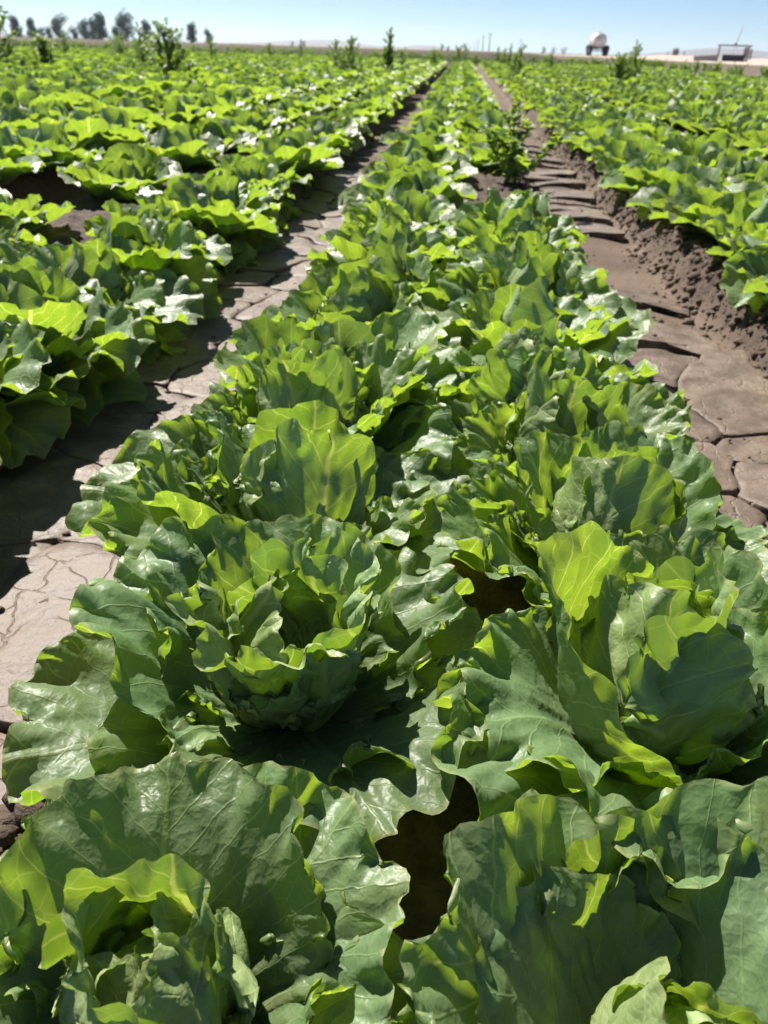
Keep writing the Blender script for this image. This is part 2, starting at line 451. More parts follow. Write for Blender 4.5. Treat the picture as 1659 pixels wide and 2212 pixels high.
# ------------------------------------------------------------------ the ground: one sheet from the furrows to the horizon
PITCH_M = 1.2
FIELD_Y, FIELD_X = 42.5, 8.3
def ground_h(x, y, rough=True):
    xb = np.mod(x + PITCH_M / 2, PITCH_M) - PITCH_M / 2
    d = PITCH_M / 2 - np.abs(xb)
    d = d + .018 * fbm(x * 4, y * 4, 3, 3)
    bed = .105 * sstep(.155, .27, d)
    infield = (1 - sstep(FIELD_Y - .3, FIELD_Y + .4, y)) * (1 - sstep(FIELD_X, FIELD_X + .3, x))
    z = bed * infield
    if rough:
        near = 1 - sstep(8, 16, np.hypot(x, y))
        bank = sstep(.17, .24, d)
        clod = fbm(x * 26, y * 26, 4, 21, .6)
        z = z + near * infield * (bank * (.017 * clod + .012 * np.abs(fbm(x * 60, y * 60, 2, 5)) + .016 * fbm(x * 7, y * 7, 2, 9)) + (1 - bank) * (.003 * fbm(x * 9, y * 5, 3, 33) - .016))
    # berm along the far end of the field, bank and road along its side
    bx = 1 - sstep(3, 9, x)
    berm = .62 * sstep(FIELD_Y + .3, FIELD_Y + 1.6, y) * (1 - .55 * sstep(FIELD_Y + 3, FIELD_Y + 5, y))
    berm = berm * (1 + .07 * fbm(x * .35, y * .35, 3, 8))
    side = .50 * sstep(FIELD_X + .2, FIELD_X + 1.6, x) + .03 * sstep(FIELD_X + 2, FIELD_X + 9, x)
    z = z + np.maximum(berm * bx, 0) + side * (1 - .999 * sstep(90, 200, x)) * 1.0 * (1 - bx * sstep(FIELD_Y, FIELD_Y + 2, y))
    z = z + .28 * np.exp(-((x - 17.2) ** 2 / 10 + (y - 74) ** 2 / 60)) + .20 * np.exp(-((x - 19.8) ** 2 / 1.2 + (y - 60) ** 2 / 20))
    far = sstep(60, 140, np.hypot(x, y)) * (1 - sstep(6, 12, x) * (1 - sstep(120, 200, y)))
    return z * (1 - far) + far * .25

def graded(segs):
    """segs: (start, end, step0, step1) joined"""
    out = [segs[0][0]]
    for a, b, s0, s1 in segs:
        x = a
        while x < b - 1e-9:
            f = (x - a) / (b - a); st = s0 * (s1 / s0) ** f
            x = min(b, x + st); out.append(x)
    return np.array(out)
gx = graded([(0, 1.5, .0125, .0125), (1.5, 5, .025, .06), (5, 14, .08, .4), (14, 60, .5, 4), (60, 4100, 8, 600)])
gx = np.r_[-gx[:0:-1], gx]
gy = graded([(-.6, 3.2, .0125, .016), (3.2, 9, .018, .06), (9, 40, .08, .4), (40, 50, .25, .4), (50, 100, .8, 3), (100, 4100, 5, 500)])
gy = np.r_[[-300, -60, -10, -3, -1.2], gy]
X, Y = np.meshgrid(gx, gy)
Z = ground_h(X, Y)

def soil_material():
    N = NT('field_soil')
    pos = N.n('NewGeometry').outputs['Position']
    sx = N.n('SeparateXYZ', {0: pos})
    x, y = sx.outputs[0], sx.outputs[1]
    # silt washed into the furrows is paler than the crumbly bed soil
    m = N.math('ABSOLUTE', N.math('SUBTRACT', N.math('FLOORED_MODULO', N.math('ADD', x, PITCH_M), PITCH_M), PITCH_M / 2))
    n0 = N.n('TexNoise', {'Vector': pos, 'Scale': 7.0, 'Detail': 4.0}).outputs[0]
    silt = N.ramp(N.math('ADD', m, N.math('MULTIPLY_ADD', n0, .12, -.06)), .16, .24, 1.0, 0.0)
    n1 = N.n('TexNoise', {'Vector': pos, 'Scale': 38.0, 'Detail': 6.0, 'Roughness': .65}).outputs[0]
    n2 = N.n('TexNoise', {'Vector': pos, 'Scale': 3.0, 'Detail': 5.0}).outputs[0]
    soil = N.mix(N.ramp(n1, .3, .72), C(.050, .035, .027), C(.115, .082, .063))
    mud = N.mix(N.ramp(n2, .3, .7), C(.095, .064, .046), C(.160, .116, .087))
    c = N.mix(silt, soil, mud)
    # beyond the field: dry pinkish dirt of the road and the darker berm
    infx = N.ramp(x, FIELD_X + .2, FIELD_X + .6)
    infy = N.ramp(y, FIELD_Y - .2, FIELD_Y + .6)
    outf = N.math('MAXIMUM', infx, infy)
    n3 = N.n('TexNoise', {'Vector': pos, 'Scale': .35, 'Detail': 6.0}).outputs[0]
    dirt = N.mix(N.ramp(n3, .35, .65), C(.235, .170, .135), C(.31, .235, .19))
    road = N.ramp(x, FIELD_X + 1.6, FIELD_X + 2.4)
    dirt = N.mix(road, C(.105, .078, .062), N.mix(N.ramp(n3, .3, .6), C(.40, .315, .265), C(.46, .37, .31)))
    c = N.mix(outf, c, dirt)
    far = N.ramp(N.math('MAXIMUM', y, N.math('ABSOLUTE', x)), 110.0, 160.0)
    c = N.mix(far, c, C(.16, .14, .09))
    h = N.math('ADD', N.math('MULTIPLY', n1, .8), N.math('MULTIPLY', N.n('TexNoise', {'Vector': pos, 'Scale': 160.0, 'Detail': 3.0}).outputs[0], .35))
    bmp = N.n('Bump', {'Strength': .8, 'Distance': .012, 'Height': h}).outputs[0]
    return N.out(N.n('BsdfPrincipled', {'Base Color': c, 'Roughness': .88, 'Specular IOR Level': .25, 'Normal': bmp}).outputs[0])
SOIL = soil_material()
ground = link('ground', mesh_from('ground', np.stack([X, Y, Z], -1).reshape(-1, 3), grid_faces(len(gy), len(gx)), [SOIL]))
props(ground, kind='structure')

# ------------------------------------------------------------------ dried mud in the two furrows beside the middle bed: plates with cracks between
def mud_material():
    N = NT('dried_mud')
    pos = N.n('NewGeometry').outputs['Position']
    rnd = N.n('ObjectInfo').outputs['Random']
    n1 = N.n('TexNoise', {'Vector': pos, 'Scale': 14.0, 'Detail': 6.0, 'Roughness': .6}).outputs[0]
    n2 = N.n('TexNoise', {'Vector': pos, 'Scale': 90.0, 'Detail': 4.0}).outputs[0]
    c = N.mix(N.ramp(n1, .32, .68), C(.090, .061, .044), C(.178, .132, .101))
    c = N.mix(N.math('MULTIPLY', N.ramp(n2, .5, .75), .35), c, C(.10, .075, .058))
    c = N.n('HueSaturation', {'Value': N.math('MULTIPLY_ADD', rnd, .22, .88), 'Color': c}).outputs[0]
    h = N.math('ADD', N.math('MULTIPLY', n1, 1.2), N.math('MULTIPLY', n2, .35))
    wv = N.n('VectorMath', {0: pos, 1: N.n('VectorMath', {0: N.n('TexNoise', {'Vector': pos, 'Scale': 12.0, 'Detail': 3.0}).outputs['Color'], 'Scale': .09}, operation='SCALE').outputs[0]}, operation='ADD').outputs[0]
    ck = N.n('TexVoronoi', {'Vector': wv, 'Scale': 17.0}, voronoi_dimensions='2D', feature='DISTANCE_TO_EDGE').outputs['Distance']
    crack = N.math('MULTIPLY', N.ramp(ck, .0, .045, 1.0, 0.0), N.ramp(n1, .42, .58))
    c = N.mix(N.math('MULTIPLY', crack, .15), c, C(.07, .05, .04))
    h = N.math('SUBTRACT', h, N.math('MULTIPLY', crack, .5))
    bmp = N.n('Bump', {'Strength': .6, 'Distance': .008, 'Height': h}).outputs[0]
    rg = N.math('MULTIPLY_ADD', n1, .3, .42)
    return N.out(N.n('BsdfPrincipled', {'Base Color': c, 'Roughness': rg, 'Specular IOR Level': .4, 'Normal': bmp}).outputs[0])
MUD = mud_material()

def clip_poly(poly, p, n):
    """keep the side where (q-p).n <= 0"""
    out = []
    for i in range(len(poly)):
        a, b = poly[i], poly[(i + 1) % len(poly)]
        da, db = (a - p) @ n, (b - p) @ n
        if da <= 0: out.append(a)
        if da * db < 0: out.append(a + (b - a) * (da / (da - db)))
    return out

def plate_mesh(poly, rg, gap, curl):
    poly = np.array(poly); c = poly.mean(0)
    # resample outline, roughen it
    pts = []
    for i in range(len(poly)):
        a, b = poly[i], poly[(i + 1) % len(poly)]
        k = max(1, int(np.linalg.norm(b - a) / .016))
        for j in range(k): pts.append(a + (b - a) * j / k)
    pts = np.array(pts); m = len(pts)
    if m < 5: return None
    # matching zigzag on both sides of a crack: warp by a field of position
    for fq, am in ((7, .035), (22, .012), (60, .004)):
        pts = pts + am * np.c_[vnoise(pts[:, 0] * fq, pts[:, 1] * fq, 51), vnoise(pts[:, 0] * fq + 9, pts[:, 1] * fq + 4, 52)]
    c = pts.mean(0)
    for _ in range(1): pts = .5 * pts + .25 * (np.roll(pts, 1, 0) + np.roll(pts, -1, 0))
    dv = pts - c; r = np.linalg.norm(dv, axis=1, keepdims=True)
    pts = c + dv * np.maximum(.2, (r - gap) / r)
    pts += vnoise(pts[:, :1] * 150 + np.array([[0, 40.]]), pts[:, 1:] * 150 + np.array([[0, 9.]]), 3) * .0018
    def zz(p): return .007 * fbm(p[:, 0] * 9, p[:, 1] * 9, 4, 12, .6)
    fr = [1.0, .99, .84, .6, .3]
    V = []; 
    size = r.mean()
    for q, f in enumerate(fr):
        ring = c + (pts - c) * f
        z = zz(ring) + curl * size * (f ** 3) + (-.001 if q == 0 else 0)
        V.append(np.c_[ring, z])
    low = np.c_[c + (pts - c) * .96, zz(pts) - .028]
    V = [low] + V
    Vv = np.concatenate(V + [np.array([[c[0], c[1], zz(c[None])[0]]])])
    F = []
    for q in range(len(V) - 1):
        for i in range(m):
            j = (i + 1) % m
            F.append((q * m + i, q * m + j, (q + 1) * m + j, (q + 1) * m + i))
    q = len(V) - 1
    for i in range(m): F.append((q * m + i, q * m + (i + 1) % m, len(Vv) - 1))
    Vv[:, :2] -= c
    return Vv, F, c

def furrow_plates(cx, y0, y1, half, rg, cell):
    pts = []
    y = y0
    while y < y1:
        n = 2 if half > .12 else 1
        for k in range(n):
            if n == 2 and rg.random() < .22 and k == 1: continue
            pts.append((cx + (k - (n - 1) / 2) * half * 1.0 + rg.uniform(-.25, .25) * half, y + rg.uniform(-.4, .4) * cell + k * cell * .5))
        y += cell * rg.uniform(.8, 1.25)
    P = np.array(pts)
    made = []
    for i, p in enumerate(P):
        poly = [np.array(q) for q in ((cx - half, y0 - .1), (cx + half, y0 - .1), (cx + half, y1 + .1), (cx - half, y1 + .1))]
        wob = .03 * math.sin(p[1] * 5.1) + .02 * math.sin(p[1] * 11)
        poly = [q + np.array([wob, 0]) for q in poly]
        for j in np.argsort(((P - p) ** 2).sum(1))[1:13]:
            poly = clip_poly(poly, (p + P[j]) / 2, P[j] - p)
            if len(poly) < 3: break
        if len(poly) >= 3: made.append(poly)
    return made

rgp = random.Random(5)
def add_plate(poly, gap, curl, tilt=(0, 0), dz=0.0):
    r = plate_mesh(poly, rgp, gap, curl)
    if r is None: return
    V, F, c = r
    o = link('mud_plate', mesh_from('mud_plate', V, F, [MUD]), ground)
    o.location = (c[0], c[1], .002 + dz)
    o.rotation_euler = (R(tilt[0]), R(tilt[1]), 0)
for cx, yy in ((-.60, (.15, 5.2)), (.60, (.55, 1.95))):
    for poly in furrow_plates(cx, yy[0], yy[1], .19, rgp, .19):
        xc = np.mean([q[0] for q in poly]) - cx
        add_plate(poly, rgp.choice([.0005, .001, .002, .005]), rgp.uniform(-.02, .03), (rgp.uniform(-1.5, 1.5), -xc * 45 + rgp.uniform(-1.5, 1.5)), rgp.uniform(-.003, .004) + abs(xc) * .04)
# crescent scales pressed across the sunny furrow, each leaning on the next
y = 2.02
while y < 7.4:
    w = rgp.uniform(.15, .19); dpt = rgp.uniform(.15, .28); xo = .595 + rgp.uniform(-.02, .02)
    a = np.linspace(-1, 1, 9)
    top = [np.array([xo + w * t, y + dpt + .13 * (1 - t * t)]) for t in a]
    bot = [np.array([xo + w * t, y - .008 + .13 * (1 - t * t)]) for t in a[::-1]]
    if rgp.random() < .68: add_plate(bot[::-1] + top[::-1], -.009, .01, (-rgp.uniform(1.5, 3.5), rgp.uniform(-7, 7)), rgp.uniform(-.008, .002))
    y += dpt * rgp.uniform(.7, 1.25)

# loose clods on the banks and beds
rgn = np.random.default_rng(9)
bmc = bmesh.new(); bmesh.ops.create_icosphere(bmc, subdivisions=1, radius=1)
ico_v = np.array([v.co[:] for v in bmc.verts]); ico_f = np.array([[v.index for v in f.verts] for f in bmc.faces]); bmc.free()
def clods(n):
    yy = .1 + 8.0 * rgn.random(n) ** 1.6
    xx = rgn.choice([-.6, .6], n) + np.abs(rgn.normal(.245, .05, n)) * rgn.choice([-1, 1], n)
    fl = rgn.random(n) < .06      # some crumbs lie loose on the furrow floor
    xx = np.where(fl, rgn.choice([-.6, .6], n) + rgn.normal(0, .13, n), xx)
    s = .003 + .015 * rgn.random(n) ** 4
    s = np.where(fl, .0015 + .006 * rgn.random(n) ** 4, s)
    zz = ground_h(xx, yy) + s * .35 + np.where(fl, .016, 0)
    v = ico_v[None] * (1 + .35 * rgn.uniform(-1, 1, (n, len(ico_v), 1))) * s[:, None, None] * np.array([1, 1, .75])
    v = v + np.stack([xx, yy, zz], -1)[:, None]
    f = ico_f[None] + (np.arange(n) * len(ico_v))[:, None, None]
    return v.reshape(-1, 3), f.reshape(-1, 3)
V, F = clods(26000)
props(link('soil_clods', mesh_from('soil_clods', V, F, [SOIL], smooth=False)), 'loose brown soil crumbs along the furrow banks', 'soil', kind='stuff')

# ------------------------------------------------------------------ lettuces
def view(p):
    """where a point falls in the picture (0..1, 0..1) and how far it is"""
    d = Vector(p) - cam.location
    z = d.dot(_f)
    k = cam_data.lens / 24.0
    return .5 + d.dot(_r2) / z * k * 4 / 3, .5 - d.dot(_u2) / z * k, z

rgl = random.Random(21)
# the lettuces closest to the camera, one by one
# plan rows: kind, variant, azimuth (0 = +X, 90 = away), tilt, size, mirrored, twist
hero = [
    (-.150, .240, .76, 'lettuce with loosely opened yellow-green heart beside the dark soil gap', [
        ('outer', 1, 100, 46, .86, 0, 0), ('outer', 2, 48, 26, .9, 0, 6), ('apron', 0, 335, 12, .85, 1, 0), ('outer', 0, 155, 24, .88, 0, 0), ('outer', 6, 222, 12, .85, 1, 0), ('outer', 3, 285, 6, 1.0, 0, 0),
        ('mid', 1, 110, 4, .95, 0, 0), ('mid', 3, 40, 4, .9, 1, 0),
        ('heart', 1, 80, 0, 0.86, 0, 0), ('heart', 4, 215, 0, 0.86, 0, 0), ('heart', 2, 330, 0, 0.86, 1, 0), ('heart', 5, 20, 3, 0.77, 0, 0), ('heart', 2, 150, 4, 0.74, 0, 0), ('heart', 5, 260, 4, 0.72, 1, 0)]),
    (.165, .225, .80, 'lettuce with a broad upright dull-green leaf rising beside the dark soil gap', [
        ('outer', 3, 160, 30, 1.0, 0, 0), ('outer', 5, 95, 20, .95, 1, 0), ('apron', 1, 25, 20, 1.0, 0, 0), ('outer', 7, 335, 8, 1.05, 0, 0), ('outer', 8, 225, 6, 1.0, 0, 0), ('outer', 0, 285, 4, 1.0, 1, 0),
        ('mid', 2, 75, 0, .95, 0, 0), ('mid', 5, 150, 0, .9, 0, 0),
        ('heart', 0, 60, 0, 0.77, 0, 0), ('heart', 3, 190, 0, 0.77, 0, 0), ('heart', 2, 310, 0, 0.77, 1, 0), ('heart', 5, 120, 4, 0.69, 0, 0)]),
    (-.125, .545, .84, 'lettuce with folded pale crown and long ruffled outer leaf over the shaded furrow', [
        ('outer', 2, 214, 6, 1.05, 0, 0), ('outer', 4, 165, 26, 1.05, 0, 0), ('outer', 6, 255, 8, .95, 0, 0), ('outer', 1, 300, 20, .95, 1, 0), ('outer', 9, 350, 10, 1.0, 0, 0), ('outer', 0, 55, 20, 1.0, 1, 0),
        ('mid', 0, 95, 14, 1.0, 0, 0), ('mid', 6, 140, 8, 1.0, 1, 0),
        ('heart', 4, 60, 0, .95, 0, 0), ('heart', 2, 150, 0, .9, 0, 0), ('crown', 0, 240, -6, .95, 0, 0), ('crown', 1, 305, -8, .95, 1, 0), ('crown', 2, 10, -4, .92, 0, 0), ('heart', 5, 200, 2, .85, 0, 0)]),
    (.215, .545, .86, 'lettuce with round smooth heart hooded by a large grey-green arching leaf', [
        ('hood', 0, 172, -4, 1.0, 0, -8), ('outer', 5, 205, 20, .9, 1, 0), ('outer', 8, 235, 10, 1.0, 0, 0), ('apron', 0, 285, 10, .98, 0, 0), ('apron', 1, 335, 10, .98, 0, 0), ('outer', 1, 30, 20, 1.05, 0, 0),
        ('mid', 7, 75, 4, 1.0, 0, 0), ('mid', 2, 345, 8, .9, 1, 0),
        ('heart', 5, 240, 0, 1.02, 0, 0), ('heart', 2, 100, 0, .98, 0, 0), ('heart', 1, 330, 3, 1.0, 0, 0), ('heart', 5, 40, 0, .95, 1, 0)]),
]
for i, (x, y, sc, lab, plan) in enumerate(hero):
    lettuce((x, y, 0.098), None, plan, lab, None, sc, FULL)

GAPS = [(0.17, 2.72), (0.17, 2.99), (0.17, 3.26)]
spots = []
for b in range(-34, 7):
    for ln in (-.165, .195):
        y = rgl.uniform(.55, .8) if abs(b) else (.83 if ln < 0 else .81)
        if b: y = rgl.uniform(.2, .45)
        while y < FIELD_Y - .4:
            x = b * PITCH_M + ln * (1.54 if b < 0 else 1.15 if b else 1.0) + rgl.uniform(-.025, .025) * (1 if abs(b) < 2 else 2.4)
            keep = rgl.random() > (.03 if b == 0 else .05)
            if b == 0 and y < 2.5: keep = True
            if b == 0 and ln > 0 and 3.25 < y < 4.6: keep = False
            if b == -1 and ln < 0 and 2.65 < y < 3.3: keep = False
            if b == -2 and 5.6 < y < 6.3: keep = False
            if keep: spots.append((x, y + rgl.uniform(-.03, .03), b, ln))
            y += rgl.uniform(.255, .305)
seen, aside = [], []
for s in spots:
    u, v, z = view((s[0], s[1], .28))
    m = .16 / max(z, .2)
    if z > .1 and -m - .02 < u < 1 + m + .02 and v < 1.1: seen.append((z, s))
    elif z > .3 and -.9 < u < 1.9 and v < 1.6: aside.append((z, s))
seen.sort(key=lambda q: q[0])
near = [q for q in seen[:296]]
rest = seen[296:] + aside
lod1 = [joined_plant('lettuce_plant', random.Random(100 + i), 4, 6, leaf_plan(random.Random(200 + i))) for i in range(8)]
lod2 = [joined_plant('lettuce_plant', random.Random(300 + i), 6, 8, leaf_plan(random.Random(400 + i), 5, 6, 3, 1.4)) for i in range(5)]
def where(b, ln):
    if b == 0: return ('green lettuce farther along the middle bed between the two cracked furrows', 'lettuces along the middle bed')
    if b == -1: return (('green lettuce at the rim of the shaded furrow, shading its mud' if ln > 0 else 'green lettuce in the back line of the bed behind the shaded furrow'), 'lettuces in the bed beyond the shaded furrow ' + ('front line' if ln > 0 else 'back line'))
    if b == 1: return (('green lettuce at the crumbly bank of the furrow with crescent mud scales' if ln < 0 else 'green lettuce in the back line of the bed above the crescent mud scales'), 'lettuces in the bed beyond the sunny furrow ' + ('front line' if ln < 0 else 'back line'))
    if b < 0: return ('green lettuce in the beds toward the row of distant trees', 'lettuces in the beds toward the trees')
    return ('green lettuce in the beds toward the dirt road and the gate frame', 'lettuces in the beds toward the road')
ORD = ['first', 'second', 'third', 'fourth', 'fifth', 'sixth', 'seventh', 'eighth', 'ninth', 'tenth']
cnt = {}
for z, (x, y, b, ln) in near:
    r_ = random.Random(int(x * 1000) * 7919 + int(y * 1000))
    lab, grp = where(b, ln)
    if b == 0:
        cnt[ln] = cnt.get(ln, 0) + 1
        if cnt[ln] <= len(ORD):
            lab = ORD[cnt[ln] - 1] + (' lettuce behind the pale-crowned one, along the shaded furrow side' if ln < 0 else ' lettuce behind the leaf-hooded one, along the crescent-scaled furrow side')
    zz = 0.098 if b != -1 or ln < 0 else .078
    sc = (r_.uniform(.80, .90) if b == 0 and z < 1.7 else r_.uniform(.76, .93)) + (.16 * min(1, max(0, (z - 1.8) / 2)) if abs(b) > 1 else 0)
    if z < (3.4 if b == -1 and ln > 0 else 2.7):
        plan = leaf_plan(r_); spin = r_.uniform(0, 360)
        if b == -1 and ln > 0:      # leaves hanging over the furrow bank
            plan += [('outer', r_.randrange(99), a_ - spin + r_.uniform(-12, 12), r_.uniform(-34, -20), r_.uniform(.95, 1.08), r_.random() < .5, 0) for a_ in (-62, -18, 25)]
        lettuce((x, y, zz), r_, plan, lab, grp, sc, FULL if z < 1.25 else HALF, (r_.uniform(-6, 6), r_.uniform(-6, 6) + (9 if ln > 0 else -9) * (1 if b else .5)), spin)
    else:
        o = link('lettuce_plant', lod1[r_.randrange(8)], None, (x, y, zz))
        o.rotation_euler = (R(r_.uniform(-7, 7)), R(r_.uniform(-7, 7) + (8 if ln > 0 else -8)), R(r_.uniform(0, 360)))
        o.scale = (sc,) * 3
        props(o, lab, 'lettuce', grp)

# the rest of the field: one object, thousands of plants nobody could count
def scatter(name, pts, rots, scs, meshes, label, cat, pick=None):
    me = bpy.data.meshes.new(name)
    me.vertices.add(len(pts)); me.vertices.foreach_set('co', np.asarray(pts, np.float32).ravel())
    at = me.attributes.new('rot', 'FLOAT_VECTOR', 'POINT'); at.data.foreach_set('vector', np.asarray(rots, np.float32).ravel())
    at = me.attributes.new('size', 'FLOAT', 'POINT'); at.data.foreach_set('value', np.asarray(scs, np.float32))
    at = me.attributes.new('pick', 'INT', 'POINT'); at.data.foreach_set('value', (np.random.default_rng(4).integers(0, len(meshes), len(pts)) if pick is None else np.asarray(pick)).astype(np.int32))
    ob = link(name, me)
    ng = bpy.data.node_groups.new(name, 'GeometryNodeTree')
    ng.interface.new_socket('Geometry', in_out='INPUT', socket_type='NodeSocketGeometry')
    ng.interface.new_socket('Geometry', in_out='OUTPUT', socket_type='NodeSocketGeometry')
    nd = ng.nodes; gi = nd.new('NodeGroupInput'); go = nd.new('NodeGroupOutput')
    join = nd.new('GeometryNodeJoinGeometry')
    def attr(n, t):
        a = nd.new('GeometryNodeInputNamedAttribute'); a.data_type = t; a.inputs[0].default_value = n
        return [s for s in a.outputs if s.enabled][0]
    for i, m in enumerate(meshes):
        src = bpy.data.objects.new(m.name + '_source', m)
        oi = nd.new('GeometryNodeObjectInfo'); oi.inputs[0].default_value = src
        ip = nd.new('GeometryNodeInstanceOnPoints')
        cmp_ = nd.new('FunctionNodeCompare'); cmp_.data_type = 'INT'; cmp_.operation = 'EQUAL'
        ng.links.new(attr('pick', 'INT'), cmp_.inputs[2]); cmp_.inputs[3].default_value = i
        ng.links.new(gi.outputs[0], ip.inputs['Points']); ng.links.new(cmp_.outputs[0], ip.inputs['Selection'])
        ng.links.new(oi.outputs['Geometry'], ip.inputs['Instance'])
        ng.links.new(attr('rot', 'FLOAT_VECTOR'), ip.inputs['Rotation']); ng.links.new(attr('size', 'FLOAT'), ip.inputs['Scale'])
        ng.links.new(ip.outputs[0], join.inputs[0])
    ng.links.new(join.outputs[0], go.inputs[0])
    md = ob.modifiers.new('scatter', 'NODES'); md.node_group = ng
    props(ob, label, cat, kind='stuff')
    return ob
r2 = np.random.default_rng(2)
n = len(rest)
scatter('distant_lettuces', [(q[1][0], q[1][1], .097) for q in rest], np.c_[r2.uniform(-.12, .12, (n, 2)), r2.uniform(0, 6.28, n)], [(r2.uniform(.90, 1.14) if abs(q[1][2]) > 1 else r2.uniform(.80, .98)) for q in rest], lod2 + lod1, 'distant green lettuce rows running to the far berm', 'lettuce field', [5 + i % 8 if q[0] < 6 else i % 5 for i, q in enumerate(rest)])
print('lettuces', len(seen), 'leafy', sum(1 for q in near if q[0] < 2.7))

# ------------------------------------------------------------------ weeds, trees
def foliage_material(name, ca, cb, thru, tmix=.3, rough=.5):
    N = NT(name)
    g = N.n('NewGeometry')
    rnd = g.outputs['Random Per Island']
    n = N.n('TexNoise', {'Vector': g.outputs['Position'], 'Scale': 6.0, 'Detail': 3.0}).outputs[0]
    f = N.math('ADD', N.math('MULTIPLY', rnd, .7), N.math('MULTIPLY', n, .4), clamp=True)
    c = N.mix(f, C(*ca), C(*cb))
    pr = N.n('BsdfPrincipled', {'Base Color': c, 'Roughness': rough, 'Specular IOR Level': .5}).outputs[0]
    tr = N.n('BsdfTranslucent', {'Color': C(*thru)}).outputs[0]
    return N.out(N.n('MixShader', {0: tmix, 1: pr, 2: tr}).outputs[0])
def plain(name, ca, cb, rough=.7, scale=6.0, bump=.2, dist=.01, metal=0.0):
    N = NT(name)
    pos = N.n('TexCoord').outputs['Object']
    n = N.n('TexNoise', {'Vector': pos, 'Scale': scale, 'Detail': 6.0, 'Roughness': .6}).outputs[0]
    c = N.mix(N.ramp(n, .35, .65), C(*ca), C(*cb))
    b = N.n('Bump', {'Strength': bump, 'Distance': dist, 'Height': n}).outputs[0]
    return N.out(N.n('BsdfPrincipled', {'Base Color': c, 'Roughness': rough, 'Normal': b, 'Metallic': metal}).outputs[0])
WEED = foliage_material('weed_leaf', (.070, .132, .038), (.145, .230, .070), (.34, .50, .03), .42)
TREE = foliage_material('tree_leaf', (.012, .030, .010), (.032, .058, .020), (.08, .14, .02), .2, .85)
STEM = plain('green_stem', (.07, .10, .035), (.11, .13, .05))
BARK = plain('bark', (.06, .045, .035), (.12, .095, .075))
CONC = plain('concrete', (.30, .275, .25), (.42, .39, .36), scale=9)
DARKM = plain('dark_steel', (.018, .018, .02), (.04, .038, .036), .5)
RUBBER = plain('rubber', (.012, .012, .012), (.03, .028, .026), .8)
TANKW = plain('white_tank', (.62, .58, .55), (.74, .70, .68), .35, 3)
POLEW = plain('pole_wood', (.10, .075, .06), (.16, .125, .10))
STEEL = plain('galvanised', (.28, .29, .31), (.40, .41, .43), .45)

def leaves_mesh(name, P, D, U, S, mat, wid=.55):
    """folded leaf blades: base P, direction D, up U, length S"""
    P, D, U, S = map(np.asarray, (P, D, U, S))
    D = D / (np.linalg.norm(D, axis=1, keepdims=True) + 1e-9)
    W = np.cross(D, U); W /= np.linalg.norm(W, axis=1, keepdims=True) + 1e-9
    Nn = np.cross(W, D)
    S = S[:, None]
    v = np.stack([P, P + D * S * .45 + W * S * wid * .5 + Nn * S * .10, P + D * S - Nn * S * .12, P + D * S * .45 - W * S * wid * .5 + Nn * S * .10, P + D * S * .48], 1)
    b = (np.arange(len(P)) * 5)[:, None]
    f = np.concatenate([b + np.array([[0, 1, 4]]), b + np.array([[1, 2, 4]]), b + np.array([[2, 3, 4]]), b + np.array([[3, 0, 4]])])
    return mesh_from(name, v.reshape(-1, 3), f, [mat], smooth=False)

def tube(pts, rad, seg=6):
    pts = np.asarray(pts, float); n = len(pts)
    V, F = [], []
    for i in range(n):
        t = pts[min(i + 1, n - 1)] - pts[max(i - 1, 0)]; t /= np.linalg.norm(t) + 1e-9
        a = np.array([1., 0, 0]) if abs(t[0]) < .8 else np.array([0, 1., 0])
        e1 = np.cross(t, a); e1 /= np.linalg.norm(e1); e2 = np.cross(t, e1)
        for k in range(seg):
            q = 2 * math.pi * k / seg
            V.append(pts[i] + rad[i] * (math.cos(q) * e1 + math.sin(q) * e2))
    for i in range(n - 1):
        for k in range(seg):
            F.append((i * seg + k, i * seg + (k + 1) % seg, (i + 1) * seg + (k + 1) % seg, (i + 1) * seg + k))
    F.append(tuple(range(seg))[::-1]); F.append(tuple((n - 1) * seg + k for k in range(seg)))
    return V, F
def merge(parts):
    V, F = [], []
    for v, f in parts:
        o = len(V); V += list(v); F += [tuple(i + o for i in q) for q in f]
    return V, F

